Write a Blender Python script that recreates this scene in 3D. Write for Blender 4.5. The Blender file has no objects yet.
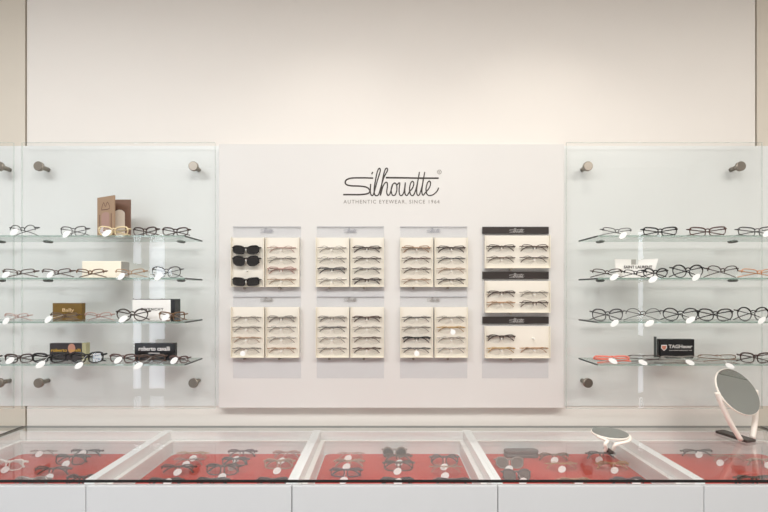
import bpy, math, random
from mathutils import Vector, Matrix
random.seed(7)
PI = math.pi
sc = bpy.context.scene
C = sc.collection
CAM_Z, CAM_D, FPX, VX, VY = 1.55, 2.0, 410.0, 384.0, 293.0

def PX(px, py, d):
    """photo pixel + distance from the camera plane -> world point"""
    return Vector(((px - VX) * d / FPX, d - CAM_D, CAM_Z + (VY - py) * d / FPX))

# ------------------------------------------------------------------ materials
def s2l(c):
    return tuple(((v / 255) / 12.92 if v / 255 <= .04045 else ((v / 255 + .055) / 1.055) ** 2.4) for v in c)

MATS = {}
def mat(name, rgb, rough=.5, metal=0., spec=.5, noise=0., nscale=20., bump=0., coat=0.):
    if name in MATS: return MATS[name]
    m = bpy.data.materials.new(name); m.use_nodes = True
    nt = m.node_tree; b = nt.nodes['Principled BSDF']
    col = (*s2l(rgb), 1)
    b.inputs['Base Color'].default_value = col
    b.inputs['Roughness'].default_value = rough
    b.inputs['Metallic'].default_value = metal
    b.inputs['Specular IOR Level'].default_value = spec
    b.inputs['Coat Weight'].default_value = coat
    if noise or bump:
        tc = nt.nodes.new('ShaderNodeTexCoord'); nz = nt.nodes.new('ShaderNodeTexNoise')
        nz.inputs['Scale'].default_value = nscale; nz.inputs['Detail'].default_value = 4
        nt.links.new(tc.outputs['Object'], nz.inputs['Vector'])
        if noise:
            mx = nt.nodes.new('ShaderNodeMix'); mx.data_type = 'RGBA'
            a = tuple(max(0, v * (1 - noise)) for v in col[:3]); e = tuple(min(1, v * (1 + noise)) for v in col[:3])
            mx.inputs[6].default_value = (*a, 1); mx.inputs[7].default_value = (*e, 1)
            nt.links.new(nz.outputs['Fac'], mx.inputs[0]); nt.links.new(mx.outputs[2], b.inputs['Base Color'])
        if bump:
            bp = nt.nodes.new('ShaderNodeBump'); bp.inputs['Strength'].default_value = bump; bp.inputs['Distance'].default_value = .002
            nt.links.new(nz.outputs['Fac'], bp.inputs['Height']); nt.links.new(bp.outputs['Normal'], b.inputs['Normal'])
    MATS[name] = m
    return m

def glassy(name, tint, f0=.04, rough=0., density=0., body=(255, 255, 255)):
    """thin clear sheet: see-through, tinted, with an angle-dependent reflection; density adds a little milky body"""
    if name in MATS: return MATS[name]
    m = bpy.data.materials.new(name); m.use_nodes = True
    nt = m.node_tree; nt.nodes.clear()
    out = nt.nodes.new('ShaderNodeOutputMaterial')
    tr = nt.nodes.new('ShaderNodeBsdfTransparent'); tr.inputs[0].default_value = (*tint, 1)
    gl = nt.nodes.new('ShaderNodeBsdfGlossy'); gl.inputs['Roughness'].default_value = rough
    lw = nt.nodes.new('ShaderNodeLayerWeight'); lw.inputs['Blend'].default_value = .5
    pw = nt.nodes.new('ShaderNodeMath'); pw.operation = 'POWER'; pw.inputs[1].default_value = 5
    ma = nt.nodes.new('ShaderNodeMath'); ma.operation = 'MULTIPLY_ADD'; ma.inputs[1].default_value = 1 - f0; ma.inputs[2].default_value = f0
    mx = nt.nodes.new('ShaderNodeMixShader')
    nt.links.new(lw.outputs['Facing'], pw.inputs[0]); nt.links.new(pw.outputs[0], ma.inputs[0])
    nt.links.new(ma.outputs[0], mx.inputs[0])
    first = tr.outputs[0]
    if density:
        df = nt.nodes.new('ShaderNodeBsdfDiffuse'); df.inputs[0].default_value = (*s2l(body), 1)
        m2 = nt.nodes.new('ShaderNodeMixShader'); m2.inputs[0].default_value = density
        nt.links.new(tr.outputs[0], m2.inputs[1]); nt.links.new(df.outputs[0], m2.inputs[2]); first = m2.outputs[0]
    nt.links.new(first, mx.inputs[1]); nt.links.new(gl.outputs[0], mx.inputs[2])
    nt.links.new(mx.outputs[0], out.inputs[0])
    MATS[name] = m
    return m

def emit(name, rgb, strength):
    if name in MATS: return MATS[name]
    m = bpy.data.materials.new(name); m.use_nodes = True
    nt = m.node_tree; nt.nodes.clear()
    out = nt.nodes.new('ShaderNodeOutputMaterial'); e = nt.nodes.new('ShaderNodeEmission')
    e.inputs[0].default_value = (*s2l(rgb), 1); e.inputs[1].default_value = strength
    nt.links.new(e.outputs[0], out.inputs[0]); MATS[name] = m
    return m

WALL = mat('wall_paint', (235, 229, 222), .6, noise=.015, nscale=3)
WALL_SIDE = mat('wall_paint_beige', (217, 208, 194), .6, noise=.015, nscale=3)
GAP = mat('joint_dark', (70, 62, 54), .8)
BOARD = mat('board_white', (221, 218, 214), .45, noise=.01, nscale=4)
SHEET = mat('backing_sheet', (232, 233, 231), .35, noise=.01, nscale=4)
CEIL = mat('ceiling_paint', (238, 236, 232), .8)
ROOM = mat('room_paint', (210, 208, 206), .8); ROOMD = mat('room_paint_dark', (150, 147, 144), .8)
FLOOR = mat('floor_stone', (186, 184, 182), .35, noise=.06, nscale=6)
GLASS = glassy('clear_glass', (.992, .996, .993), .035)
SHELFG = glassy('shelf_glass', (.972, .988, .98), .04)
TOPG = glassy('counter_glass', (.985, .992, .99), .085)
ACRYL = glassy('clear_acrylic', (.985, .988, .995), .03, density=.025, body=(238, 240, 246))
LENS = glassy('clear_lens', (.985, .985, .985), .045)
DEMO = glassy('rimless_lens', (.975, .972, .965), .05)
EDGEG = glassy('glass_edge_green', (.80, .90, .85), .05, density=.45, body=(150, 172, 162))
EDGEP = glassy('glass_edge_pale', (.93, .96, .945), .05, density=.25, body=(205, 212, 207))
EDGED = mat('glass_edge_dark', (62, 68, 66), .3)
EDGEB = mat('counter_edge_black', (16, 16, 16), .3)
EDGEK = mat('counter_back_edge', (120, 122, 120), .3)
STEEL = mat('brushed_nickel', (150, 142, 132), .38, 1.)
DKSTEEL = mat('dark_clip', (88, 86, 82), .35, .8)
LACQ = mat('white_lacquer', (251, 251, 250), .3, noise=.01, nscale=5)
LACQD = mat('drawer_lacquer', (234, 241, 239), .4, noise=.01, nscale=5)
LACQG = mat('grey_lacquer', (214, 215, 217), .22, noise=.012, nscale=5)
RIM = mat('white_rim', (250, 249, 245), .3)
FELT = mat('red_felt', (194, 60, 46), .95, noise=.12, nscale=9, bump=.2)
TRAY = mat('cream_tray', (238, 231, 218), .45, noise=.015, nscale=8)
TRAYS = mat('cream_tray_wall', (236, 229, 212), .4)
INK = mat('logo_ink', (62, 55, 50), .6)
INKG = mat('tagline_ink', (134, 126, 118), .6)
INKP = mat('pale_ink', (140, 140, 150), .6)
BARM = mat('header_black', (52, 45, 42), .4, noise=.03, nscale=8)
SILVER = mat('header_silver', (196, 192, 188), .4)
LINEG = mat('acrylic_edge', (178, 178, 182), .35)
TAG = mat('tag_white', (252, 252, 250), .6)
BLACKP = mat('black_plaque', (22, 20, 20), .25)
WHITEP = mat('white_plastic', (245, 243, 238), .4)
CREAMB = mat('cream_box', (250, 242, 222), .5, noise=.02, nscale=20)
GREYB = mat('grey_box_side', (170, 167, 160), .5)
MIRROR = mat('mirror_silver', (190, 194, 190), .02, 1.)
MFRAME = mat('mirror_frame_white', (246, 238, 228), .35)
MBASE = mat('mirror_base_dark', (64, 58, 54), .4)

FCOL = {
    'black': ((26, 24, 24), .25), 'dark brown': ((60, 42, 36), .3), 'brown': ((80, 61, 51), .3), 'reddish brown': ((80, 55, 49), .3),
    'tortoiseshell': ((110, 80, 52), .3), 'dark grey': ((74, 72, 72), .3), 'grey': ((140, 134, 126), .35), 'cream': ((226, 206, 164), .35),
    'gold': ((186, 150, 90), .3), 'orange': ((206, 140, 92), .35), 'salmon': ((226, 120, 100), .35), 'pink': ((178, 144, 134), .35),
    'pale brown': ((168, 140, 116), .35), 'purple': ((70, 48, 60), .3), 'silver': ((176, 172, 166), .25), 'white': ((240, 236, 228), .35),
    'tan': ((170, 132, 96), .35), 'black and tan': ((52, 42, 34), .3),
}
def fmat(c):
    rgb, r = FCOL[c]
    if c in ('tortoiseshell', 'black and tan'):
        return mat('frame_' + c, rgb, r, noise=.75, nscale=90)
    return mat('frame_' + c, rgb, r, metal=.6 if c in ('gold', 'silver') else 0)
SUNL = mat('sun_lens', (40, 38, 37), .12)
SUNG = mat('sun_lens_grey', (112, 102, 96), .15)

# ------------------------------------------------------------------ mesh helpers
class MB:
    def __init__(s): s.v = []; s.f = []; s.mi = []
    def add(s, vs, fs, mi=0):
        b = len(s.v); s.v += [tuple(v) for v in vs]; s.f += [tuple(b + i for i in f) for f in fs]
        s.mi += [mi] * len(fs) if isinstance(mi, int) else list(mi); return s
    def box(s, x0, x1, y0, y1, z0, z1, mi=0, side=None):
        vs = [(x0, y0, z0), (x1, y0, z0), (x1, y1, z0), (x0, y1, z0), (x0, y0, z1), (x1, y0, z1), (x1, y1, z1), (x0, y1, z1)]
        #     bottom        top           front         right         back          left
        fs = [(0, 3, 2, 1), (4, 5, 6, 7), (0, 1, 5, 4), (1, 2, 6, 5), (2, 3, 7, 6), (3, 0, 4, 7)]
        return s.add(vs, fs, side if side else mi)
    def tube(s, pts, r, n=6, closed=False, flat=(1, 1, 1), mi=0):
        pts = [Vector(p) for p in pts]; k = len(pts)
        rs = r if isinstance(r, (list, tuple)) else [r] * k
        vs = []; nrm = None
        for i, p in enumerate(pts):
            a = pts[(i - 1) % k] if (closed or i > 0) else p
            b = pts[(i + 1) % k] if (closed or i < k - 1) else p
            t = (b - a)
            t = t.normalized() if t.length > 1e-9 else Vector((1, 0, 0))
            if nrm is None:
                nrm = Vector((0, 1, 0)) if abs(t.y) < .9 else Vector((0, 0, 1))
            nrm = (nrm - t * nrm.dot(t))
            nrm = nrm.normalized() if nrm.length > 1e-6 else t.orthogonal().normalized()
            bn = t.cross(nrm)
            for j in range(n):
                o = (nrm * math.cos(2 * PI * j / n) + bn * math.sin(2 * PI * j / n)) * rs[i]
                vs.append(p + Vector((o.x * flat[0], o.y * flat[1], o.z * flat[2])))
        fs = []
        for i in range(k if closed else k - 1):
            for j in range(n):
                a = i * n + j; b = i * n + (j + 1) % n; c = ((i + 1) % k) * n + (j + 1) % n; d = ((i + 1) % k) * n + j
                fs.append((a, b, c, d))
        if not closed:
            fs.append(tuple(range(n - 1, -1, -1))); fs.append(tuple((k - 1) * n + j for j in range(n)))
        return s.add(vs, fs, mi)
    def disc(s, outline, y0, y1, mi=0):
        """outline of (x,z) extruded from y0 to y1"""
        k = len(outline)
        vs = [(x, y0, z) for x, z in outline] + [(x, y1, z) for x, z in outline]
        fs = [tuple(range(k)), tuple(range(2 * k - 1, k - 1, -1))] + [(i, k + i, k + (i + 1) % k, (i + 1) % k) for i in range(k)]
        return s.add(vs, fs, mi)
    def prism(s, outline, z0, z1, mi=0):
        k = len(outline)
        vs = [(x, y, z0) for x, y in outline] + [(x, y, z1) for x, y in outline]
        fs = [tuple(range(k - 1, -1, -1)), tuple(range(k, 2 * k))] + [(i, (i + 1) % k, k + (i + 1) % k, k + i) for i in range(k)]
        return s.add(vs, fs, mi)
    def cyl_y(s, cx, cz, r, y0, y1, n=24, mi=0, bev=0.):
        if bev:
            rings = [(y0, r - bev), (y0 + bev, r), (y1 - bev, r), (y1, r - bev)] if y0 < y1 else []
        else:
            rings = [(y0, r), (y1, r)]
        vs = [(cx + rr * math.cos(2 * PI * j / n), y, cz + rr * math.sin(2 * PI * j / n)) for y, rr in rings for j in range(n)]
        fs = [tuple(range(n)), tuple(range((len(rings) - 1) * n + n - 1, (len(rings) - 1) * n - 1, -1))]
        for i in range(len(rings) - 1):
            for j in range(n): fs.append((i * n + j, (i + 1) * n + j, (i + 1) * n + (j + 1) % n, i * n + (j + 1) % n))
        return s.add(vs, fs, mi)
    def xf(s, M):
        s.v = [tuple(M @ Vector(v)) for v in s.v]; return s
    def mesh(s, name, mats, smooth=False):
        me = bpy.data.meshes.new(name); me.from_pydata(s.v, [], s.f); me.update()
        for m in (mats if isinstance(mats, (list, tuple)) else [mats]): me.materials.append(m)
        for p, i in zip(me.polygons, s.mi): p.material_index = i
        if smooth:
            for p in me.polygons: p.use_smooth = len(p.vertices) <= 4
        return me
    def build(s, name, mats, parent=None, smooth=False, bevel=0.):
        o = bpy.data.objects.new(name, s.mesh(name, mats, smooth)); C.objects.link(o)
        if parent: o.parent = parent
        if bevel:
            b = o.modifiers.new('edge', 'BEVEL'); b.width = bevel; b.segments = 2; b.limit_method = 'ANGLE'
        return o

def tag(o, label, cat, group=None):
    o['label'] = label; o['category'] = cat
    if group: o['group'] = group
    return o
def thing(name, label, cat, loc, group=None, rot=(0, 0, 0)):
    o = bpy.data.objects.new(name, None); C.objects.link(o); o.empty_display_size = .05
    o.location = loc; o.rotation_euler = rot
    return tag(o, label, cat, group)
def struct(o):
    o['kind'] = 'structure'; return o
def catmull(pts, n=4, closed=False):
    P = [Vector(p) for p in pts]; k = len(P); out = []
    for i in range(k if closed else k - 1):
        p0 = P[(i - 1) % k] if closed or i > 0 else P[i]; p1 = P[i]; p2 = P[(i + 1) % k]
        p3 = P[(i + 2) % k] if closed or i < k - 2 else P[(i + 1) % k]
        for j in range(n):
            t = j / n
            out.append(.5 * ((2 * p1) + (p2 - p0) * t + (2 * p0 - 5 * p1 + 4 * p2 - p3) * t * t + (3 * p1 - p0 - 3 * p2 + p3) * t ** 3))
    if not closed: out.append(P[-1])
    return out
def text(name, body, w, h, m, parent, loc, rot=(PI / 2, 0, 0), shear=0., spacing=1., bold=0.):
    """lettering as a thin mesh, centred on loc, fitted to w x h"""
    cu = bpy.data.curves.new(name, 'FONT'); cu.body = body; cu.extrude = .02; cu.shear = shear; cu.space_character = spacing; cu.offset = bold
    cu.resolution_u = 3
    t = bpy.data.objects.new(name, cu); C.objects.link(t)
    me = bpy.data.meshes.new_from_object(t.evaluated_get(bpy.context.evaluated_depsgraph_get()))
    bpy.data.objects.remove(t); bpy.data.curves.remove(cu)
    xs = [v.co.x for v in me.vertices]; ys = [v.co.y for v in me.vertices]
    cx, cy = (min(xs) + max(xs)) / 2, (min(ys) + max(ys)) / 2; kx, ky = w / (max(xs) - min(xs)), h / (max(ys) - min(ys))
    for v in me.vertices: v.co = Vector(((v.co.x - cx) * kx, (v.co.y - cy) * ky, v.co.z * .02))
    me.materials.clear(); me.materials.append(m)
    o = bpy.data.objects.new(name, me); C.objects.link(o); o.parent = parent; o.location = loc; o.rotation_euler = rot
    return o

# ------------------------------------------------------------------ the room
RX0, RX1, RY0, RH = -3.7, 4.0, -3.5, 3.2
JL, JR = -1.746, 1.815                                   # the two dark panel joints of the back wall
def wallbox(name, m, *a):
    return struct(MB().box(*a).build(name, m))
wallbox('wall_back', WALL, JL + .005, JR - .005, 0, .06, 0, RH)
wallbox('wall_back_left', WALL_SIDE, RX0, JL - .005, 0, .06, 0, RH)
wallbox('wall_back_right', WALL_SIDE, JR + .005, RX1, 0, .06, 0, RH)
wallbox('wall_back_core', GAP, RX0, RX1, .055, .12, 0, RH)
wallbox('wall_left', ROOM, RX0 - .1, RX0, RY0, .12, 0, RH)
wallbox('wall_right', ROOM, RX1, RX1 + .1, RY0, .12, 0, RH)
wallbox('wall_front', ROOMD, RX0, RX1, RY0 - .1, RY0, 0, RH)
wallbox('ceiling', CEIL, RX0 - .1, RX1 + .1, RY0 - .1, .12, RH, RH + .1)
wallbox('floor', FLOOR, RX0 - .1, RX1 + .1, RY0 - .1, .12, -.1, 0)
# tall narrow shop windows behind the viewer (they show as pale upright streaks in the wall glass)
for i, (x, w, z0, z1) in enumerate(((-3.24, .09, .3, 2.32), (-2.98, .19, .3, 2.32), (3.37, .05, .25, 2.35))):
    f = struct(MB().box(x - w / 2 - .03, x + w / 2 + .03, RY0, RY0 + .02, z0 - .03, z1 + .03).build('window_%d' % (i + 1), WHITEP))
    MB().box(x - w / 2, x + w / 2, RY0 + .02, RY0 + .024, z0, z1).build('window_pane', emit('daylight', (235, 243, 255), 14.), f)

# white sheets stuck on the wall behind the glass panels (they cover the joints)
zt, zb = 2.263, 1.0
struct(MB().box(-2.75, -.80, -.004, 0, zb, zt + .003).build('trim_1', SHEET))
struct(MB().box(.87, 2.85, -.004, 0, zb, zt + .003).build('trim_2', SHEET))

# ------------------------------------------------------------------ centre board with logo
bd = thing('mounted_display_board', 'large white centre board with black script lettering above the cream trays', 'board', (.0355, 0, zb))
BX0, BX1, BY = -.79, .861, -.04
MB().box(BX0 - .0355, BX1 - .0355, BY, -.0002, 0, zt - zb).build('board_panel', BOARD, bd, bevel=.002)
def logo_mb(sx, sz, rad, yf=.25):
    """script word drawn as strokes; unit box about 640 x 185, origin at its centre"""
    S = [([(255, 121), (180, 119), (110, 121), (78, 132), (68, 150), (78, 165), (110, 172), (160, 174), (205, 180), (228, 195), (232, 212), (215, 225), (170, 231), (110, 231), (55, 231)], 1.15),
         ([(238, 160), (236, 215), (245, 236), (258, 225), (285, 130), (302, 75), (299, 57), (288, 64), (275, 110), (262, 190), (265, 230), (280, 238), (295, 220), (325, 120), (350, 72), (347, 55), (335, 64), (322, 110), (308, 190), (303, 238), (318, 182), (335, 152), (348, 152), (350, 175), (345, 215), (354, 236), (368, 222), (384, 166)], .98),
         ([(397, 154), (382, 168), (375, 204), (384, 234), (401, 233), (412, 205), (412, 170), (402, 154), (392, 156)], .95),
         ([(412, 168), (432, 152), (428, 200), (432, 231), (445, 237), (460, 215), (470, 150), (466, 205), (470, 231), (482, 236), (497, 212), (517, 188), (526, 160), (520, 143), (507, 152), (498, 188), (502, 224), (515, 238), (530, 225), (548, 165), (564, 80), (550, 160), (545, 212), (552, 236), (566, 226), (584, 165), (599, 80), (585, 160), (580, 212), (588, 236), (603, 218), (627, 190), (638, 160), (632, 141), (618, 152), (608, 190), (612, 224), (628, 237), (655, 232), (680, 210), (692, 185)], .95),
         ([(340, 118), (450, 119), (570, 121), (692, 121)], 1.25), ([(252, 80), (245, 95)], 1.)]
    mb = MB()
    for pts, k in S:
        q = catmull([((x - 374) * sx, 0, (147 - y) * sz) for x, y in pts], 4)
        mb.tube(q, rad * k, 6, flat=(1, yf, 1))
    return mb
k = 1 / 6.678 / 209.2
lc = PX(335 + 374 / 6.678, 160 + 147 / 6.678, 1.96)
o = logo_mb(k, k, .0034).build('lettering', INK, bd, True); o.location = (lc.x - .0355, BY - .0006, lc.z - zb)
tp = PX(391.5, 202, 1.96)
text('lettering', 'AUTHENTIC EYEWEAR, SINCE 1964', 96 / 209.2, 4.2 / 209.2, INKG, bd, (tp.x - .0355, BY - .0004, tp.z - zb), spacing=1.25)
rp = PX(439.3, 172, 1.96)
mb = MB().tube([(.0095 * math.cos(a * PI / 12), 0, .0095 * math.sin(a * PI / 12)) for a in range(24)], .0012, 5, True, (1, .3, 1))
o = mb.build('registered_mark', INKG, bd); o.location = (rp.x - .0355, BY - .0006, rp.z - zb)
text('lettering', 'R', .007, .010, INKG, o, (0, 0, 0))

# ------------------------------------------------------------------ glass wall panels on nickel standoffs
GY0, GY1 = -.052, -.042
def glass_panel(x0, x1, stand, label, extra=None):
    t = thing('shelf_mount_glass', label, 'glass panel', ((x0 + x1) / 2, 0, zb), 'glass wall panels')
    cx = (x0 + x1) / 2
    MB().box(x0 - cx, x1 - cx, GY0, GY1, 0, zt - zb + .003, side=[1, 1, 0, 1, 0, 1]).build('pane', [GLASS, EDGEP], t)
    for x in stand:
        for z in (2.15, 1.124):
            s = MB().cyl_y(x - cx, z - zb, .0105, GY1, -.0042, 24).build('standoff', STEEL, t, True)
            MB().cyl_y(x - cx, z - zb, .0225, GY0 - .013, GY0 + .001, 32, bev=.002).build('standoff_cap', STEEL, s)
glass_panel(-1.724, -.803, (-1.634, -.902), 'clear glass wall panel with four nickel standoffs, holding the shelves left of the centre board')
glass_panel(.868, 1.80, (.965, 1.688), 'clear glass wall panel with four nickel standoffs, holding the shelves right of the centre board')
glass_panel(-2.68, -1.764, (-2.58, -1.822), 'clear glass wall panel cut off at the left edge, beside the left shelf panel')
glass_panel(1.842, 2.78, (1.945, 2.68), 'clear glass wall panel cut off at the right edge, beside the right shelf panel')

# ------------------------------------------------------------------ glass shelves
SZ = [CAM_Z + v for v in (.2495, .066, -.1235, -.3075)]   # top surfaces
SF, SB, ST = -.228, -.0525, .007
WORD = ['top', 'second', 'third', 'bottom']
def shelf(i, side):
    x0, x1 = (-2.62, -.862) if side == 'left' else (.924, 2.72)
    cx = (x0 + x1) / 2
    t = thing('glass_shelf', '%s clear glass shelf on the wall panel %s of the centre board' % (['topmost', 'second from top', 'third from top', 'lowest'][i], side), 'shelf', (cx, 0, SZ[i] - ST), 'glass shelves')
    MB().box(x0 - cx, x1 - cx, SF, SB, 0, ST, side=[0, 0, 1, 2, 1, 2]).build('shelf_pane', [SHELFG, EDGEG, EDGED], t)
    for x in ((-1.585, -.957, -1.81, -2.55) if side == 'left' else (1.02, 1.646, 1.9, 2.6)):
        b = MB().disc([(.015 * math.cos(a * PI / 12), -.004 + .007 * math.sin(a * PI / 12)) for a in range(-12, 1)], -.078, SB + .0002)
        for q in range(len(b.v)): b.v[q] = (b.v[q][0] + x - cx, b.v[q][1], b.v[q][2] + .0039)
        b.build('shelf_clip', DKSTEEL, t)
for i in range(4):
    shelf(i, 'left'); shelf(i, 'right')

# ------------------------------------------------------------------ eyewear
def lens_outline(a, h, n=2.6, tilt=.0, k=20):
    out = []
    for j in range(k):
        t = 2 * PI * j / k
        x = a * math.copysign(abs(math.cos(t)) ** (2 / n), math.cos(t)); z = h * math.copysign(abs(math.sin(t)) ** (2 / n), math.sin(t))
        out.append((x, z + tilt * x))
    return out
SHAPES = {'round': (2.0, .90), 'square': (4.2, .66), 'panto': (2.5, .84), 'narrow': (3.6, .56), 'wide': (3.0, .7)}

def make_glasses(W, col, style, shape, label, loc, group, rotz=0., lean=0., fold='cross', tagpos=None, thick=1., tcol=None, tagr=(.021, .0115, 35), nm='eyeglasses', roll=0., clear=None):
    """W = width of the front. Origin at the bottom of the rims, front faces -y."""
    n, hr = SHAPES[shape]
    lw = W * .205                                   # half lens width
    lh = lw * hr
    cx = W * .255
    cz = lh + .0012
    fm = fmat(col); tm = fmat(tcol or col)
    t = thing(nm, label, 'sunglasses' if nm == 'sunglasses' else 'glasses', loc, group, (lean, roll, rotz))
    rr = {'full': .0024, 'half': .0022, 'rimless': .0011, 'sun': .0024}[style] * thick
    lm = {'full': LENS, 'half': LENS, 'rimless': DEMO, 'sun': SUNL}[style]
    if clear: lm = clear
    # front frame
    mb = MB()
    for s in (-1, 1):
        ol = [(s * cx + s * x, z + cz) for x, z in lens_outline(lw, lh, n, .10)]
        if style in ('full', 'sun'):
            mb.tube([(x, 0, z) for x, z in ol], [rr * (1.35 if z > cz + lh * .35 else .85) for x, z in ol], 6, True)
        elif style == 'half':
            up = [p for p in ol[0:11]]
            mb.tube([(x, 0, z) for x, z in up], rr, 6)
        L = MB().disc(ol, -.0008, .0008)
        L.build('lens', lm, t)
        # end piece towards the hinge
        ez = cz + lh * .55
        mb.tube([(s * (cx + lw * .80), 0, ez), (s * (W * .485), .001, ez + .001), (s * (W * .5), .007, ez + .001)], rr * 1.25, 6)
    bz = cz + lh * .42
    mb.tube(catmull([(-(cx - lw * .93), 0, bz - .001), (-.004, -.001, bz + .003), (.004, -.001, bz + .003), (cx - lw * .93, 0, bz - .001)], 3), rr * 1.15, 6)
    if style == 'rimless':                          # thin bar that joins end pieces to the bridge along the lens tops
        mb.tube(catmull([(-(cx + lw * .82), -.0014, ez), (-cx, -.0014, cz + lh * .98), (-(cx - lw * .9), -.0012, bz)], 4), rr * .8, 5)
        mb.tube(catmull([((cx + lw * .82), -.0014, ez), (cx, -.0014, cz + lh * .98), ((cx - lw * .9), -.0012, bz)], 4), rr * .8, 5)
    mb.build('frame_front', fm, t, True)
    # temples
    tr = max(rr * .95, .0013) * (1.3 if fold == 'tray' and style != 'sun' else 1.)
    for s, dy in ((-1, .010), (1, .016)):
        hx, hz = s * W * .5, ez + .001
        if fold == 'cross':
            pts = [(hx, .007, hz), (hx * .93, dy, hz), (0, dy + .003, cz), (-hx * .55, dy + .003, cz - lh * .45), (-hx * .95, dy + .003, .002 + tr)]
        elif fold == 'tray':                        # straight behind the top line, tips drooping at the far ends
            pts = [(hx, .007, hz), (hx * .94, dy, hz), (0, dy + .002, hz + .001), (-hx * .45, dy + .002, hz - .002), (-hx * .72, dy + .001, hz - .010), (-hx * .92, dy, hz - .022)]
        else:                                       # open, running straight back
            pts = [(hx, .007, hz), (hx, .05, hz), (hx * .98, .095, hz - .002), (hx * .95, .120, hz - .012), (hx * .93, .135, hz - .026)]
        pts = catmull(pts, 3)
        m = len(pts)
        MB().tube(pts, [tr * (1.25 if i < m * .3 else 1.) for i in range(m)], 6).build('temple', tm, t, True)
    if tagpos:
        dx, dy, dz = tagpos; a, b, ang = tagr
        ca, sa = math.cos(math.radians(ang)), math.sin(math.radians(ang))
        ol = [(a * math.cos(2 * PI * j / 20) * ca - b * math.sin(2 * PI * j / 20) * sa, a * math.cos(2 * PI * j / 20) * sa + b * math.sin(2 * PI * j / 20) * ca) for j in range(20)]
        tg = MB().disc([(x + dx, z + dz) for x, z in ol], dy - .0005, dy + .0005)
        tg.tube([(dx + a * ca * .6, dy, dz + a * sa * .6), (dx * .5, dy * .6, (dz + bz) / 2), (0, -.001, bz + .002)], .0005, 4)
        tg.build('price_tag', TAG, t)
    return t

def settle(t, z):
    """lower or raise a thing so its lowest point rests on height z"""
    M = Matrix.Translation(t.location) @ t.rotation_euler.to_matrix().to_4x4()
    lo = min((M @ v.co).z for ch in t.children if ch.name.split('.')[0] != 'price_tag' for v in ch.data.vertices)
    t.location.z += z + .0004 - lo

# ---- glasses on the shelves: (x0, x1, colour, style, shape, tag px or None, thickness, extra)
ORD = ['first', 'second', 'third', 'fourth', 'fifth', 'sixth', 'seventh', 'eighth']
LEFT = [
    [(8, 37.5, 'black', 'half', 'round', (14, 232), .8), (58, 89, 'dark grey', 'full', 'wide', (67, 234.5), .75), (98.5, 128.5, 'cream', 'full', 'wide', (107, 233.5), 1.1),
     (131, 159, 'dark brown', 'full', 'wide', None, 1.), (162, 189, 'dark brown', 'full', 'wide', None, 1.)],
    [(1, 37, 'brown', 'half', 'narrow', (6, 275), 1.), (38, 75, 'reddish brown', 'half', 'narrow', (50, 275), 1.), (75.5, 105, 'tortoiseshell', 'half', 'wide', None, 1.1), (112, 148, 'tan', 'half', 'narrow', (122, 276.5), .8), (151, 182, 'dark grey', 'full', 'panto', (158.5, 277), .8)],
    [(1, 32, 'pink', 'half', 'narrow', (7, 321), .8), (47, 81, 'brown', 'half', 'narrow', (49, 319.5), .9), (84, 113, 'pink', 'half', 'wide', None, .9), (117, 148, 'black and tan', 'full', 'round', (125, 319), 1.1), (157, 187, 'tortoiseshell', 'full', 'square', (165.5, 318), 1.)],
    [(-28, 0, 'black', 'full', 'square', None, 1.3), (5, 33, 'dark brown', 'full', 'wide', (10, 361), 1.1), (34, 65, 'black', 'full', 'wide', (41, 365), 1.35), (70, 104, 'black', 'full', 'wide', (79, 366), 1.35), (109, 137, 'reddish brown', 'full', 'wide', (118, 360.5), 1.1), (139, 165, 'brown', 'full', 'wide', (138.5, 366), 1.), (168, 190, 'reddish brown', 'full', 'wide', (174, 361), 1.)],
]
RIGHT = [
    [(600, 634, 'dark grey', 'half', 'narrow', (622.5, 235.5), .8), (643, 677, 'black', 'full', 'narrow', None, 1.), (690, 725, 'reddish brown', 'full', 'narrow', None, 1.), (739, 775, 'dark grey', 'full', 'narrow', (767, 234), .9)],
    [(592, 622, 'dark brown', 'half', 'wide', (614, 277), 1.), (622, 649, 'black', 'half', 'wide', None, .9), (651, 666, 'black', 'full', 'round', (656, 279.5), 1.), (671, 704.5, 'black', 'full', 'round', (696, 277.5), 1.), (705.5, 740, 'dark brown', 'half', 'panto', None, 1.), (741, 778, 'orange', 'half', 'narrow', None, .9)],
    [(591, 624, 'dark grey', 'full', 'panto', (614.5, 323.5), 1.), (626, 660, 'dark grey', 'half', 'round', (649, 323), .8), (663.5, 697, 'black', 'full', 'round', (690, 320), .9), (698.5, 732, 'black', 'full', 'panto', None, 1.), (735, 771, 'black', 'full', 'round', (761.5, 320.5), .9)],
    [(739.5, 772, 'dark brown', 'full', 'wide', None, 1.1)],
]
STY = {'full': 'full-rim', 'half': 'half-rim', 'rimless': 'rimless', 'sun': 'dark'}
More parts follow.
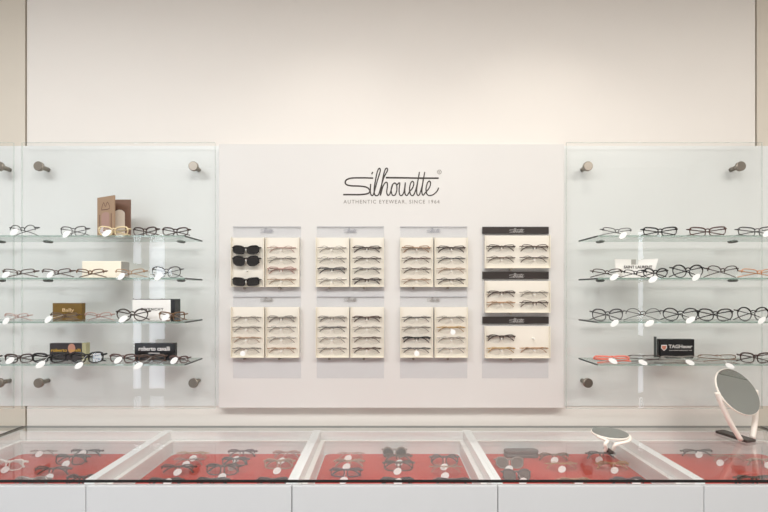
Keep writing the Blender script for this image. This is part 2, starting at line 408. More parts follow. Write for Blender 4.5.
for side, rows in (('left', LEFT), ('right', RIGHT)):
    for i, row in enumerate(rows):
        vis = 0
        for (x0, x1, col, sty, shp, tg, th) in row:
            d = 1.80
            y = d - CAM_D
            xc = ((x0 + x1) / 2 - VX) * d / FPX
            W = (x1 - x0) * d / FPX
            tp = None
            if tg:
                td = 1.768 if tg[1] > VY + (CAM_Z - SZ[i]) * FPX / 1.772 - 2.5 else 1.779
                p = PX(tg[0], tg[1], td)
                tp = (p.x - xc, p.y - y, p.z - SZ[i])
                if tp[2] < .012 and td > 1.772: tp = (tp[0], 1.7685 - d, tp[2])
            if x1 < 2:
                lab = '%s glasses cut off by the photo edge on the %s left shelf' % (col, WORD[i])
            else:
                w = ORD[vis]; vis += 1
                nxt = ' with white tag' if tg else ''
                if side == 'right' and i == 3:
                    lab = 'dark brown full-rim glasses standing last on the bottom right shelf above the round mirror'
                else:
                    lab = '%s %s glasses%s, %s along the %s %s shelf' % (col, STY[sty], nxt, w, WORD[i], side)
            rz = random.uniform(-.22, .22)
            if tp: tp = (tp[0] * math.cos(rz) + tp[1] * math.sin(rz), -tp[0] * math.sin(rz) + tp[1] * math.cos(rz) - (.021 * abs(math.sin(rz)) if tp[2] < .012 else 0), tp[2])
            if W < .09: W = .105; xc -= .014
            g = make_glasses(W, col, sty, shp, lab, (xc, y, SZ[i] + .0006), 'glasses on the %s %s shelf' % (WORD[i], side), rotz=rz, fold='cross', tagpos=tp, thick=th, lean=0)
            settle(g, SZ[i])
# flat-lying folded glasses on the lower right shelf
for (x0, x1, col, tg, yy, lab) in ((595, 630, 'salmon', (613, 361), -.19, 'salmon coloured glasses lying folded at the end of the bottom right shelf'),
                                   (629, 661, 'dark brown', (643, 362.5), -.15, 'thin dark brown glasses lying flat beside the salmon pair'),
                                   (662, 700, 'grey', (690, 362.5), -.19, 'grey glasses lying folded in front of the black name block'),
                                   (700, 738, 'tortoiseshell', (730, 366), -.15, 'slim tortoiseshell glasses lying flat with a tag hanging over the round mirror')):
    d = CAM_D + yy; W = (x1 - x0) * d / FPX; xc = ((x0 + x1) / 2 - VX) * d / FPX
    t = make_glasses(W, col, 'half' if col != 'salmon' else 'full', 'narrow', lab, (xc, yy - .02, SZ[3] + .028), 'glasses lying on the bottom right shelf', lean=-PI / 2 + .12, fold='cross', thick=1.2 if col == 'salmon' else .8)
    settle(t, SZ[3])
    p = PX(tg[0], tg[1], 1.768)
    # the paper tag, still a part of its glasses
    a, b, ang = .021, .010, -25
    ca, sa = math.cos(math.radians(ang)), math.sin(math.radians(ang))
    ol = [(a * math.cos(2 * PI * j / 20) * ca - b * math.sin(2 * PI * j / 20) * sa, a * math.cos(2 * PI * j / 20) * sa + b * math.sin(2 * PI * j / 20) * ca) for j in range(20)]
    g = MB().disc([(x + p.x, z + p.z) for x, z in ol], p.y - .0005, p.y + .0005)
    g.tube([(p.x - .008, p.y, p.z + .004), (p.x - .01, p.y + .01, SZ[3] + .012), (xc, yy - .02, SZ[3] + .024)], .0005, 4)
    M = Matrix.Translation(t.location) @ t.rotation_euler.to_matrix().to_4x4()
    g.xf(M.inverted()); g.build('price_tag', TAG, t)

# ------------------------------------------------------------------ brand blocks and boxes on the shelves
def zs(i): return SZ[i] + .0004
Y0 = -.125
d = CAM_D + Y0
def xw(px, dd=d): return (px - VX) * dd / FPX
# top left: folding card in brown with pale arch inside
BRN = mat('card_brown', (164, 136, 110), .6, noise=.04, nscale=30); BRND = mat('card_dark_brown', (118, 88, 72), .6, noise=.05, nscale=30)
PINKP = mat('card_pink_panel', (172, 138, 126), .6); CREAMC = mat('card_cream', (244, 232, 216), .6)
t = thing('folding_card', 'brown folding display card standing open behind the cream glasses on the top shelf', 'display card', (xw(97, 1.88), -.118, zs(0)))
wl, wr = .128, .150
o = MB().box(.003, wl, -.002, .002, 0, .186).build('front_leaf', BRN, t); o.rotation_euler = (0, 0, math.radians(-25))
arch = [(-.024, 0), (.024, 0), (.024, .07)] + [(.024 * math.cos(a * PI / 10), .07 + .012 * math.sin(a * PI / 10)) for a in range(1, 10)] + [(-.024, .07)]
MB().disc([(x * 1.2 + .064, z * 1.1 + .025) for x, z in arch], -.0028, -.002).build('printed_panel', PINKP, o)
for sx in (.022, .106):
    MB().tube([(sx, -.0024, .02 + .012 * q + (0.003 if q % 2 else 0)) for q in range(8)], .0035, 5, flat=(1, .15, 1)).build('column_print', BRND, o)
MB().tube(catmull([(.034, -.0024, .130), (.050, -.0024, .160), (.064, -.0024, .140), (.078, -.0024, .160), (.094, -.0024, .130), (.034, -.0024, .128)], 3), .0022, 5, flat=(1, .2, 1)).build('crest_print', BRND, o)
o = MB().box(.003, wr, -.002, .002, 0, .180).build('rear_leaf', BRND, t); o.location = (0, .006, 0)
MB().disc([(x * 1.0 + .100, z * 1.6 + .002) for x, z in arch], -.0035, -.002).build('arch_insert', CREAMC, o)
# second left: long cream box
t = thing('cream_box', 'long cream box with grey end lying behind the glasses on the second shelf', 'box', (xw(106), Y0, zs(1)))
MB().box(-.088, .088, -.03, .03, 0, .077).build('box_body', [CREAMB], t, bevel=.002)
MB().box(.0882, .089, -.029, .029, .001, .076).build('box_end', GREYB, t)
# third left: gold brown plaque
GOLDB = mat('plaque_gold_brown', (112, 84, 22), .35, noise=.25, nscale=60)
t = thing('name_plaque', 'small gold-brown name plaque behind the glasses on the third shelf', 'plaque', (xw(67.5), Y0 + .01, zs(2)), 'brand plaques on the shelves')
MB().box(-.067, .067, -.012, .012, 0, .077).build('plaque_block', GOLDB, t, bevel=.0015)
text('lettering', 'Bally', .052, .020, mat('pale_gold', (226, 196, 150), .4), t, (.005, -.0126, .043))
# third left: white box with black side
t = thing('name_box', 'white box with black end and black capital lettering on the third shelf', 'box', (xw(156), Y0, zs(2)), 'brand plaques on the shelves')
MB().box(-.092, .080, -.025, .025, 0, .093).build('box_body', [WHITEP], t)
MB().box(.0802, .099, -.0252, .0252, 0, .096).build('box_end', BLACKP, t)
MB().box(-.092, .080, -.025, .025, .0932, .096).build('box_lid', BLACKP, t)
text('lettering', 'GIVENCHY', .104, .012, INK, t, (-.004, -.0256, .050), spacing=1.3, bold=.02)
# bottom left: picture block
DKPIC = mat('picture_dark', (52, 46, 48), .4, noise=.5, nscale=35); SKIN = mat('picture_rose', (196, 142, 122), .5)
t = thing('picture_block', 'dark picture block with gold lettering and glass end, behind black glasses on bottom shelf', 'plaque', (xw(68), Y0 + .01, zs(3)), 'brand plaques on the shelves')
MB().box(-.082, .066, -.012, .012, 0, .077).build('picture_print', DKPIC, t)
MB().box(.0662, .084, -.013, .013, 0, .079).build('block_end', mat('block_end_olive', (176, 172, 134), .2), t)
MB().disc([(.018 + .017 * math.cos(a * PI / 10), .054 + .022 * math.sin(a * PI / 10)) for a in range(20)], -.0124, -.012).build('rose_shape', SKIN, t)
text('lettering', 'roberto cavalli', .135, .014, mat('gold_ink', (204, 164, 70), .4), t, (-.008, -.0128, .046), bold=.015)
# bottom left: black plaque
t = thing('name_plaque', 'black name plaque with white rounded lettering on the bottom shelf', 'plaque', (xw(156), Y0, zs(3)), 'brand plaques on the shelves')
MB().box(-.092, .092, -.01, .01, 0, .079).build('plaque_block', BLACKP, t, bevel=.001)
text('lettering', 'roberto cavalli', .142, .019, mat('white_ink', (232, 228, 226), .5), t, (-.002, -.0106, .054), bold=.02)
text('lettering', 'EYEWEAR', .05, .006, mat('white_ink', (232, 228, 226), .5), t, (-.002, -.0106, .033))
# second right: white folded box
t = thing('folded_white_stand', 'white angular folded stand with black capital lettering on the second right shelf', 'display stand', (xw(635), Y0, zs(1)), 'brand plaques on the shelves')
MB().prism([(-.010, .012), (-.010, .016), (.012, .016), (.012, .012)], 0, .088).build('spine_panel', GREYB, t)
o = MB().add([(-.085, .0, 0), (-.010, .012, 0), (-.010, .012, .088), (-.092, .0, .090), (-.085, .004, 0), (-.010, .016, 0), (-.010, .016, .088), (-.092, .004, .090)], [(0, 1, 2, 3), (7, 6, 5, 4), (0, 4, 5, 1), (1, 5, 6, 2), (2, 6, 7, 3), (3, 7, 4, 0)]).build('wing_panel', WHITEP, t)
o = MB().add([(.012, .012, 0), (.072, -.014, 0), (.098, -.014, .090), (.026, .012, .088), (.012, .016, 0), (.072, -.010, 0), (.098, -.010, .090), (.026, .016, .088)], [(0, 1, 2, 3), (7, 6, 5, 4), (0, 4, 5, 1), (1, 5, 6, 2), (2, 6, 7, 3), (3, 7, 4, 0)]).build('wing_panel', WHITEP, t)
o = MB().box(-.068, .070, -.020, -.017, 0, .062).build('name_strip', WHITEP, t)
text('lettering', 'SAINT LAURENT', .128, .013, INK, t, (.001, -.0206, .051), bold=.02)
# bottom right: black block
t = thing('name_block', 'black name block with shield emblem and silver lettering on the bottom right shelf', 'plaque', (xw(677), Y0 + .01, zs(3)), 'brand plaques on the shelves')
MB().box(-.078, .078, -.012, .012, .012, .096).build('plaque_block', BLACKP, t, bevel=.001)
MB().box(-.094, .088, -.002, .012, 0, .0118).build('clear_foot', SHELFG, t)
MB().box(-.092, -.088, -.002, .012, .0119, .106).build('end_strip', EDGED, t)
sh = [(-.012, .012), (.012, .012), (.012, -.002), (0, -.013), (-.012, -.002)]
MB().disc([(x * 1.08 - .061, z * 1.08 + .057) for x, z in sh], -.0126, -.012).build('shield_rim', mat('white_ink', (232, 228, 226), .5), t)
MB().disc([(x * .8 - .061, z * .8 + .057) for x, z in sh], -.0132, -.0126).build('shield', mat('shield_red', (188, 120, 100), .5), t)
text('lettering', 'TAGHeuer', .108, .017, SILVER, t, (.014, -.0126, .063), bold=.03)
text('lettering', 'SWISS AVANT-GARDE SINCE 1860', .104, .004, SILVER, t, (.014, -.0126, .045))

# ------------------------------------------------------------------ trays on the centre board
AY = BY - .004
small = logo_mb(14 / 640 / 210, 5 / 185 / 210, .0007).mesh('lettering', INKP)
def bp(px, py): return PX(px, py, CAM_D + BY)
def rack(x0, x1, y0, y1, label, dark=None):
    a, b = bp(x0, y1), bp(x1, y0)
    t = thing('acrylic_rack', label, 'display rack', ((a.x + b.x) / 2, BY, a.z), 'acrylic racks on the centre board')
    cx = (a.x + b.x) / 2; H = b.z - a.z; hw = (b.x - a.x) / 2
    MB().box(-hw, hw, -.0045, -.0005, 0, H).build('acrylic_backplate', ACRYL, t)
    def script(px, py, m, kx):
        p = bp(px, py)
        o = bpy.data.objects.new('lettering', logo_mb(kx / 640 / 210, 4.6 / 185 / 210, .00062).mesh('lettering', m)); C.objects.link(o); o.parent = t
        o.location = (p.x - cx, -.0056 if not dark else -.0098, p.z - a.z)
    if dark is None:
        for py in (227, 296.5):
            z = bp(0, py).z - a.z
            MB().box(-hw, hw, -.0075, -.0046, z - .0011, z + .0011).build('header_edge', LINEG, t)
        script((x0 + x1) / 2, 230.6, INKP, 13.5); script((x0 + x1) / 2, 299.4, INKG, 13.5)
    else:
        for (u, v) in dark:
            z0, z1 = bp(0, v).z - a.z, bp(0, u).z - a.z
            MB().box(-hw, hw, -.0092, -.0046, z0, z1).build('header_strip', BARM, t)
            script((x0 + x1) / 2 + 1, (u + v) / 2, SILVER, 15)
ordw = ['first', 'second', 'third']
for q, (x0, x1) in enumerate(((233.5, 301), (317, 384), (400, 467))):
    rack(x0, x1, 226.5, 378, 'clear acrylic rack holding four cream trays, %s from the left on the centre board' % ordw[q])
rack(482, 548, 226.5, 378, 'acrylic rack with three black header strips and wide trays on the centre board', dark=((227.2, 234), (271.8, 279), (316.6, 323.6)))

def tray(x0, x1, y0, y1, rows, label, group, pegs):
    a, b = bp(x0, y1), bp(x1, y0)
    cx = (a.x + b.x) / 2; hw = (b.x - a.x) / 2; H = b.z - a.z
    t = thing('display_tray', label, 'display tray', (cx, AY - .0008, a.z), group)
    MB().box(-hw, hw, -.008, 0, 0, H).build('back_panel', TRAY, t)
    for s in (-1, 1):
        MB().box(s * hw - (.003 if s > 0 else 0), s * hw + (.003 if s < 0 else 0), -.020, -.0081, .0, H).build('side_wall', TRAYS, t)
    MB().box(-hw + .0031, hw - .0031, -.020, -.0081, 0, .003).build('bottom_ledge', TRAYS, t)
    MB().cyl_y(-.2 * hw, -.006, .006, -.016, -.004, 12).build('lock_knob', mat('knob_grey', (150, 142, 132), .3, .5), t)
    for (px, py) in pegs:
        p = bp(px, py); pz = PX(px, py, CAM_D + AY - .0305).z
        MB().cyl_y(p.x - cx, pz - a.z - .013, .003, -.0330, -.0081, 10).build('nose_peg', WHITEP, t)
    return t

ROWU = (247, 257.6, 268.2, 279); ROWL = (317, 327, 337.6, 348.2)
def R(c, s='rimless', tc=None, shp='wide', th=1.): return (c, s, tc, shp, th)
TR_UP = [
    [R('black', 'sun', None, 'wide'), R('black', 'sun', None, 'panto'), None, R('black', 'sun', None, 'square', 1.1)],
    [R('pink'), R('grey'), R('pink', 'half'), R('pale brown')],
    [R('silver'), R('silver', 'rimless', 'silver'), R('dark grey', 'half', None, 'narrow', .9), R('silver')],
    [R('dark brown', 'half', None, 'narrow', .9), R('dark brown', 'rimless', None, 'wide', 1.2), R('dark grey', 'rimless', None, 'wide', 1.2), R('dark brown', 'half', None, 'narrow', .9)],
    [R('pale brown', 'half'), R('reddish brown'), R('brown', 'rimless', None, 'wide', 1.3), R('pale brown')],
    [R('dark brown', 'half', None, 'narrow', .9), R('dark grey', 'rimless', None, 'wide', 1.2), R('pale brown'), R('dark brown', 'rimless', None, 'wide', 1.4)],
]
TR_LO = [
    [R('grey'), R('grey'), R('pale brown'), R('grey', 'rimless', None, 'wide', 1.2)],
    [R('grey', 'half', None, 'wide', .9), R('silver'), R('silver'), R('pale brown')],
    [R('grey', 'half', None, 'narrow', .8), R('dark grey'), R('silver'), R('grey')],
    [R('brown', 'half', None, 'narrow', .9), R('silver'), R('brown', 'rimless', None, 'wide', 1.2), R('brown', 'rimless', None, 'wide', 1.4)],
    [R('dark grey'), R('grey', 'rimless', None, 'wide', 1.2), R('black', 'half', None, 'narrow', .9), R('dark grey', 'rimless', None, 'wide', 1.2)],
    [R('grey', 'rimless', None, 'wide', 1.2), R('gold'), R('silver'), R('silver', 'rimless', None, 'narrow')],
]
ROUND_TAGS = {('lo', 4, 3): (.0, -.012), ('lo', 5, 1): (.005, -.012), ('lo', 0, 3): (-.01, -.012)}
TX = [(232.5, 265.5), (267, 300), (316.5, 349.5), (350.8, 384), (400, 432.5), (434, 467)]
num = ['first', 'second', 'third', 'fourth', 'fifth', 'sixth']
def ray_glasses(spec, px, py, lab, grp, key=None, W=.131):
    col, sty, tc, shp, th = spec
    d = CAM_D + AY - .0305
    p = PX(px, py, d); p.x = bp(px, py).x
    n, hr = SHAPES[shp]; lh = W * .205 * hr
    z = p.z - (lh * 1.62 + .003)
    tp = None; tr = (.012, .012, 0)
    if key in ROUND_TAGS: tp = (ROUND_TAGS[key][0], -.015, lh + ROUND_TAGS[key][1] + .004)
    make_glasses(W, col, sty, shp, lab, (p.x, p.y, z), grp, fold='tray', thick=th, tcol=tc, nm='sunglasses' if sty == 'sun' else 'eyeglasses', tagpos=tp, tagr=tr)
for band, rows, ys, yy in (('upper', TR_UP, ROWU, (238, 287)), ('lower', TR_LO, ROWL, (307, 357))):
    for q in range(6):
        x0, x1 = TX[q]
        xc = (x0 + x1) / 2 - (.6 if q < 2 else .3)
        grp = 'narrow cream trays on the centre board'
        what = ('narrow cream tray with three dark sunglasses, first in the upper tray row' if (band == 'upper' and q == 0)
                else 'narrow cream tray of four clear glasses, %s from the left in the %s tray row' % (num[q], band))
        tray(x0, x1, *yy, None, what, grp, [(xc, y) for y in ys])
        for r in range(4):
            s = rows[q][r]
            if not s: continue
            down = ['topmost', 'second down', 'third down', 'lowest'][r]
            if s[1] == 'sun':
                lab = 'black sunglasses, %s in the tray of sunglasses' % down
            else:
                lab = '%s %s glasses, %s in the %s tray of the %s tray row' % (s[0], STY[s[1]], down, num[q], band)
            ray_glasses(s, xc, ys[r], lab, 'glasses in the narrow cream trays', ('up' if band == 'upper' else 'lo', q, r))
WIDE = [((236, 268.5), (245.8, 257), [[R('dark brown', 'half', None, 'narrow', .8), R('brown', 'half', None, 'wide', .8)], [R('brown', 'rimless', None, 'wide', 1.3), R('dark brown', 'rimless', None, 'wide', 1.3)]]),
        ((281, 312.5), (291.8, 302), [[R('dark brown', 'half', None, 'narrow', .8), R('grey')], [R('tan', 'rimless', None, 'wide', 1.3), R('brown', 'half', None, 'wide', .7)]]),
        ((326, 357.5), (336, 348), [[R('dark brown', 'half', None, 'wide', .9), None], [R('gold'), R('tan', 'rimless', None, 'narrow', 1.2)]])]
nmw = ['topmost', 'middle', 'lowest']
for q, (yy, ys, rows) in enumerate(WIDE):
    tray(484, 548.5, *yy, None, 'wide cream tray under a black header strip, %s of three' % nmw[q], 'wide cream trays on the centre board', [(x, y) for x in (499.5, 532) for y in ys])
    for r in range(2):
        for c, px in enumerate((499.5, 532)):
            s = rows[r][c]
            if s: ray_glasses(s, px, ys[r], '%s %s glasses, %s %s place in the %s wide tray' % (s[0], STY[s[1]], ['upper', 'lower'][r], ['left', 'right'][c], nmw[q]), 'glasses in the wide cream trays')

# ------------------------------------------------------------------ counter with five drawers under a glass top
GT = CAM_Z - .633; GTB = GT - .010                         # glass top, underside
CB, CF, CW = -.0455, -.61, .70
def topglass(x0, x1, label):
    t = thing('counter_glass_top', label, 'glass counter top', ((x0 + x1) / 2, 0, GTB), 'glass counter tops')
    hw = (x1 - x0) / 2
    MB().box(-hw, hw, CF, CB, 0, .010, side=[0, 0, 1, 1, 2, 1]).build('top_pane', [TOPG, EDGEB, EDGEK], t)
topglass(-1.712, 1.784, 'long clear glass counter top with a black front edge over the open drawers')
topglass(-2.6, -1.72, 'clear glass counter top cut off at the left edge, beyond the dark seam')
topglass(1.792, 2.7, 'clear glass counter top cut off at the right edge, beyond the dark seam')
RIMZ = CAM_Z - .683; PADZ = CAM_Z - .741
bayname = {0: 'leftmost hidden', 1: 'first', 2: 'second', 3: 'third', 4: 'fourth', 5: 'fifth', 6: 'rightmost hidden'}
def cabinet(k):
    cx = .037 + CW * (k - 3)
    lab = {0: 'white counter cabinet cut off at the left edge of the photo', 6: 'white counter cabinet cut off at the right edge of the photo',
           1: 'white drawer cabinet under the glass counter in the left corner', 2: 'white drawer cabinet with red felt, second along the counter',
           3: 'white drawer cabinet with red felt below the centre board', 4: 'white drawer cabinet with red felt below the flat mirror',
           5: 'white drawer cabinet with red felt below the round standing mirror'}[k]
    t = thing('drawer_cabinet', lab, 'cabinet', (cx, 0, 0), 'white drawer cabinets')
    hw = CW / 2
    ztop = GTB - .0006
    for s in (-1, 1):
        xa, xb = (-hw + .0003, -hw + .0175) if s < 0 else (hw - .0175, hw - .0003)
        MB().box(xa, xb, CF + .020, -.075, .08, ztop).build('side_panel', LACQ, t)
    MB().box(-hw + .0176, hw - .0176, -.090, -.0755, .08, ztop - .004).build('back_panel', LACQ, t)
    MB().box(-hw + .0176, hw - .0176, CF + .020, -.0905, .08, .095).build('bottom_panel', LACQ, t)
    MB().box(-hw + .001, hw - .001, CF + .06, -.10, 0, .0795).build('plinth', DKSTEEL, t)
    MB().box(-hw + .0015, hw - .0015, CF + .002, CF + .0195, .085, .60).build('lower_front', LACQG, t, bevel=.0015)
    dr = MB()
    # open drawer box: floor, three walls with a pale rim on top
    x1 = .331; yb = -.0925; yf = CF + .020
    dr.box(-x1, x1, yf, yb, PADZ - .012, PADZ - .003)
    dr.box(-x1, -x1 + .020, yf, yb, PADZ - .003, RIMZ - .004).box(x1 - .020, x1, yf, yb, PADZ - .003, RIMZ - .004)
    dr.box(-x1 + .020, x1 - .020, yb - .016, yb, PADZ - .003, RIMZ - .004)
    D = dr.build('drawer', LACQD, t)
    rm = MB().box(-x1, -x1 + .020, yf, yb, RIMZ - .0038, RIMZ).box(x1 - .020, x1, yf, yb, RIMZ - .0038, RIMZ).box(-x1 + .02, x1 - .02, yb - .016, yb, RIMZ - .0038, RIMZ)
    rm.build('drawer_rim', RIM, D)
    MB().box(-hw + .0015, hw - .0015, CF + .002, CF + .0195, .605, CAM_Z - .655).build('drawer_front', LACQG, D, bevel=.0015)
    r = .025; px0, px1, py0, py1 = -.306, .306, yf + .004, yb - .020
    ol = []
    for (ax, ay, a0) in ((px1 - r, py0 + r, -90), (px1 - r, py1 - r, 0), (px0 + r, py1 - r, 90), (px0 + r, py0 + r, 180)):
        for j in range(7): ol.append((ax + r * math.cos(math.radians(a0 + 15 * j)), ay + r * math.sin(math.radians(a0 + 15 * j))))
    MB().prism(ol, PADZ - .0028, PADZ).build('felt_pad', FELT, D)
for k in range(0, 7): cabinet(k)

# glasses lying in the drawers: bay -> list of (x0, x1, y of the middle, colour, style, shape, tag px, place words)
DR = {
    1: [(30, 55, 453, 'silver', 'rimless', 'wide', (40, 454), 'far row, first'), (68, 104, 453.5, 'dark grey', 'half', 'narrow', (84, 453.5), 'far row, second'),
        (55, 88, 461.5, 'dark brown', 'full', 'wide', (66, 464), 'third row back'), (-8, 25, 467, 'white', 'full', 'wide', (5, 470), 'at the photo edge'),
        (34, 69, 473.5, 'reddish brown', 'half', 'wide', (49, 477), 'second row'), (15, 48, 484, 'silver', 'full', 'wide', None, 'front row, first'), (66, 98, 484, 'dark brown', 'full', 'round', None, 'front row, second')],
    2: [(176, 208, 457.5, 'gold', 'rimless', 'wide', (193, 458), 'first column, far row'), (173, 203, 463.5, 'silver', 'rimless', 'wide', (186, 464), 'first column, third row'),
        (160, 195, 471.5, 'reddish brown', 'half', 'wide', (177.5, 472), 'first column, second row'), (149, 182, 484, 'dark brown', 'full', 'narrow', (169, 483), 'first column, front row'),
        (228, 256, 455, 'purple', 'half', 'wide', (236, 459), 'middle column, far row'), (222, 248, 463, 'dark grey', 'full', 'wide', (232, 468), 'middle column, third row'),
        (206, 240, 471.5, 'dark brown', 'full', 'wide', (222, 477), 'middle column, second row'), (197, 228, 484, 'black', 'full', 'square', None, 'middle column, front row'),
        (273, 299, 456, 'pink', 'half', 'wide', (281.5, 461), 'last column, far row'), (264, 294, 465.5, 'pale brown', 'full', 'wide', (277, 471), 'last column, second row'), (257, 289, 484, 'dark brown', 'full', 'square', None, 'last column, front row')],
    3: [(338, 364, 456.5, 'pink', 'rimless', 'wide', (348, 458), 'first column, far row'), (334, 364, 465, 'pale brown', 'half', 'wide', (346.5, 466.5), 'first column, third row'), (330, 362, 474, 'purple', 'full', 'narrow', (343.5, 481.5), 'first column, second row'),
        (382, 407, 453.5, 'grey', 'sun', 'round', None, 'middle column, far row'), (384, 412, 459.5, 'brown', 'half', 'wide', (399, 463), 'middle column, fourth row'), (383, 414, 467.5, 'brown', 'full', 'wide', (397.5, 471.5), 'middle column, second row'), (381, 413, 484, 'black', 'full', 'square', (398, 482), 'middle column, front row'),
        (430, 459, 463, 'dark grey', 'full', 'round', (444, 467), 'last column, far row'), (430, 462, 472.5, 'pale brown', 'rimless', 'panto', (445, 475.5), 'last column, second row'), (434, 470, 484, 'dark brown', 'half', 'narrow', None, 'last column, front row')],
    4: [(495, 524, 465, 'grey', 'sun', 'panto', (509, 469), 'first column, second row'), (502, 531, 477, 'dark grey', 'sun', 'panto', (523, 481.5), 'first column, front row'),
        (539, 569, 459, 'tortoiseshell', 'half', 'wide', (554.5, 460), 'middle column, far row'), (546, 578, 468, 'gold', 'rimless', 'wide', (562, 469), 'middle column, second row'), (558, 590, 484, 'tan', 'half', 'wide', (577, 482.5), 'middle column, front row'),
        (587, 616, 457, 'dark grey', 'half', 'wide', (599, 459.5), 'last column, far row'), (597, 629, 468, 'gold', 'half', 'wide', (614.5, 470), 'last column, second row'), (612, 644, 484, 'purple', 'full', 'wide', (635, 483), 'last column, front row')],
    5: [(682, 713, 453.5, 'dark grey', 'half', 'narrow', (699, 455.5), 'first column, far row'), (714, 746, 460.5, 'pale brown', 'rimless', 'wide', (720, 462.5), 'middle column, second row'), (748, 778, 464, 'pale brown', 'half', 'wide', (768, 465), 'last column, second row'),
        (735, 772, 482, 'black', 'full', 'narrow', None, 'front row')],
}
bays = {1: 'first drawer by the left corner', 2: 'second drawer', 3: 'middle drawer', 4: 'fourth drawer', 5: 'last drawer under the round mirror'}
for k, lst in DR.items():
    for (x0, x1, yc, col, sty, shp, tg, place) in lst:
        zc = PADZ + .012
        d = (CAM_Z - zc) * FPX / (yc - VY)
        d = min(max(d, 1.445), 1.852)
        W = min(.138, (x1 - x0) * d / FPX)
        xc = ((x0 + x1) / 2 - VX) * d / FPX
        lean = -math.radians(random.uniform(15, 22))
        tp = None
        y = d - CAM_D - .010
        if tg:
            # tag lies on the lenses / felt just in front
            td = (CAM_Z - (PADZ + .016)) * FPX / (tg[1] - VY); td = max(td, 1.43)
            p = Vector(((tg[0] - VX) * td / FPX, td - CAM_D, PADZ + .016))
            M = Matrix.Translation((xc, y, PADZ + .0012)) @ Matrix.Rotation(lean, 4, 'X')
            q = M.inverted() @ p
            q.y = min(q.y, -.006)
            tp = tuple(q)
        n_ = 'sunglasses' if sty == 'sun' else 'eyeglasses'
        word = ('%s-lensed sunglasses' % col) if sty == 'sun' else '%s %s glasses' % (col, STY[sty])
        g = make_glasses(W, col, sty, shp, '%s, %s in the %s' % (word, place, bays[k]), (xc, y, PADZ + .0012 + .0022), 'glasses in the drawers', rotz=0, lean=lean, fold='tray', tagpos=tp, tagr=(.017, .0125, 22), nm=n_, thick=1.15, clear=SUNG if (sty == 'sun' and k == 4) else None)
        settle(g, PADZ)
# long grey case in the fourth drawer
d = (CAM_Z - PADZ - .015) * FPX / (453.5 - VY)
t = thing('eyeglass_case', 'long grey rounded eyeglass case at the back of the fourth drawer', 'glasses case', ((521 - VX) * d / FPX, d - CAM_D, PADZ + .0004))
CASE = mat('case_grey', (92, 84, 82), .5, noise=.1, nscale=40)
L, r = .078, .020
ol = [(L * (1 if a < 12 else -1) * .0 + (L - r) * (1 if math.cos(a * PI / 12 - PI / 2) >= 0 else -1) + r * math.cos(a * PI / 12 - PI / 2), r * math.sin(a * PI / 12 - PI / 2)) for a in range(24)]
MB().prism(ol, 0, .017).build('case_bottom', CASE, t, bevel=.005)
MB().prism(ol, .0174, .034).build('case_lid', CASE, t, bevel=.007)

# ------------------------------------------------------------------ table mirrors
def table_mirror(loc, yaw, pitch, R, ch, label, legs, base, off, fy, fork=False):
    """ch: height of the disc centre above the base; legs: tube radius; the disc swivels between two legs"""
    t = thing('table_mirror', label, 'mirror', loc, 'table mirrors', (0, 0, yaw))
    # disc in local frame: normal -y tilted up by pitch
    Mx = Matrix.Translation((off[0], off[1], ch)) @ Matrix.Rotation(-pitch, 4, 'X')
    rim = MB().cyl_y(0, 0, R, -.003, .005, 48, bev=.0015).xf(Mx).build('mirror_frame', MFRAME, t, True)
    MB().cyl_y(0, 0, R - .003, -.0042, -.0031, 48).xf(Mx).build('mirror_glass', MIRROR, rim)
    bl, bw, bh = base
    MB().prism([(-bw / 2, -bl / 2), (bw / 2, -bl / 2), (bw / 2, bl / 2), (-bw / 2, bl / 2)], 0, bh).build('mirror_base', MBASE, t, bevel=.002)
    for s in (-1, 1):
        foot = Vector((s * (bw / 2 + legs * .9), fy, legs + .0006))
        top = Vector((off[0] + s * (R + legs * .5), off[1] + .003, ch))
        if fork:
            pts = [(off[0] + s * (R * .93), off[1] - R * .34, ch - .002), (off[0] + s * R * .62, off[1] - R * .80, ch - .010), (s * bw * 1.25, off[1] - R * .98, ch * .68), (foot.x * 1.05, fy - .010, ch * .38), foot]
        else:
            pts = [top, top.lerp(foot, .22) + Vector((s * .006, 0, 0)), top.lerp(foot, .6) + Vector((s * .010, 0, 0)), foot]
        MB().tube(catmull(pts, 5), legs, 10, flat=(1, 1.3, 1)).build('mirror_leg', MFRAME, t, True)
    return t
td = .633 * FPX / (437.5 - VY)
mp = Vector(((735.0 - VX) * td / FPX, td - CAM_D, GT + .0004))
cc = PX(737.2, 391.6, 1.77)
rel = Matrix.Rotation(-math.radians(14), 3, 'Z') @ (cc - mp)
table_mirror(mp, math.radians(14), math.radians(30), .103, cc.z - GT, 'round table mirror in a white frame standing tilted on the glass counter', .0085, (.13, .052, .012), (rel.x, rel.y), -.046)
mp = Vector(((608.5 - VX) * 1.628 / FPX, -.372, GT + .0004))
cc = PX(610, 434, 1.68)
table_mirror(mp, 0, math.radians(90), .070, cc.z - GT + .002, 'smaller table mirror tipped flat, facing up on its white forked legs', .006, (.045, .018, .012), (cc.x - mp.x, cc.y - mp.y), 0, True)

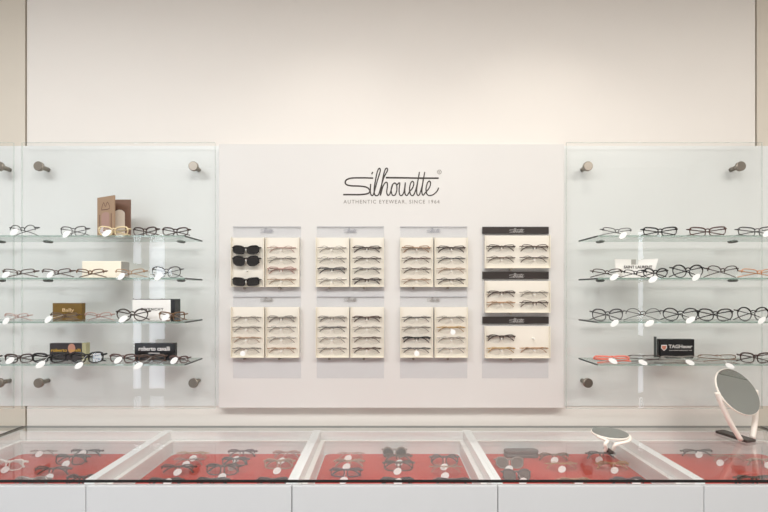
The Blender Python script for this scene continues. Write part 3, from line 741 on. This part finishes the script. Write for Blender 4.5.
# ------------------------------------------------------------------ lamps
def lamp(kind, name, loc, target, energy, col, **kw):
    l = bpy.data.lights.new(name, kind); l.energy = energy; l.color = col
    for a, v in kw.items(): setattr(l, a, v)
    o = bpy.data.objects.new(name, l); C.objects.link(o); o.location = loc
    o.rotation_euler = (Vector(target) - Vector(loc)).to_track_quat('-Z', 'Y').to_euler()
    return o
n = 0
EM = emit('downlight_glow', (255, 244, 224), 14.)
n = 0
def downlight(x, y, energy, tx, ty, tz, col=(1, .93, .82), size=110, blend=1.):
    global n
    t = thing('downlight', 'recessed round ceiling downlight number %s outside the view' % ['one', 'two', 'three', 'four', 'five', 'six', 'seven', 'eight'][n], 'ceiling light', (x, y, RH - .012), 'ceiling downlights')
    n += 1
    ring = MB().tube([(.05 * math.cos(a * PI / 12), .05 * math.sin(a * PI / 12), .006) for a in range(24)], .006, 6, True).build('trim_ring', STEEL, t)
    MB().prism([(.045 * math.cos(a * PI / 12), .045 * math.sin(a * PI / 12)) for a in range(24)], .006, .0115).build('lamp_lens', EM, t)
    lamp('SPOT', 'downlight_beam', (x, y, RH - .02), (tx, ty, tz), energy, col, spot_size=math.radians(size), spot_blend=blend, shadow_soft_size=.04)
downlight(-.24, -.62, 24, -.24, -.5, 0, (1, .95, .88), 114, .7)
downlight(.76, -.62, 34, .76, -.5, 0, (1, .94, .85), 114, .7)
downlight(-1.6, -1.2, 14, -1.5, -.2, 1.5, (1, .98, .96))
downlight(1.9, -1.2, 14, 1.8, -.2, 1.5, (1, .94, .86))
for x, e, c in ((-2.0, 130, (.95, .98, 1.)), (.05, 130, (1, .99, .975)), (2.1, 120, (1, .97, .92))):  # unseen area lights added under the ceiling as ambient fill for the wall
    lamp('AREA', 'added_fill_light', (x, -1.98, RH - .03), (x, -1.98, 0), e, c, shape='RECTANGLE', size=1.5, size_y=.8)
w = bpy.data.worlds.new('room_air'); sc.world = w; w.use_nodes = True
w.node_tree.nodes['Background'].inputs[0].default_value = (1, .98, .95, 1); w.node_tree.nodes['Background'].inputs[1].default_value = .3

# ------------------------------------------------------------------ camera
cam = bpy.data.cameras.new('camera'); co = bpy.data.objects.new('camera', cam); C.objects.link(co)
co.location = (0, -CAM_D, CAM_Z); co.rotation_euler = (PI / 2, 0, 0)
cam.sensor_width = 36; cam.lens = 36 * FPX / 768; cam.shift_y = (VY - 256) / 768; cam.clip_start = .01
sc.camera = co
sc.view_settings.view_transform = 'Standard'; sc.view_settings.look = 'None'; sc.view_settings.gamma = 1
sc.view_settings.exposure = -1.42
sc.view_settings.use_curve_mapping = False
sc.cycles.transparent_max_bounces = 24; sc.cycles.max_bounces = 10; sc.cycles.diffuse_bounces = 5
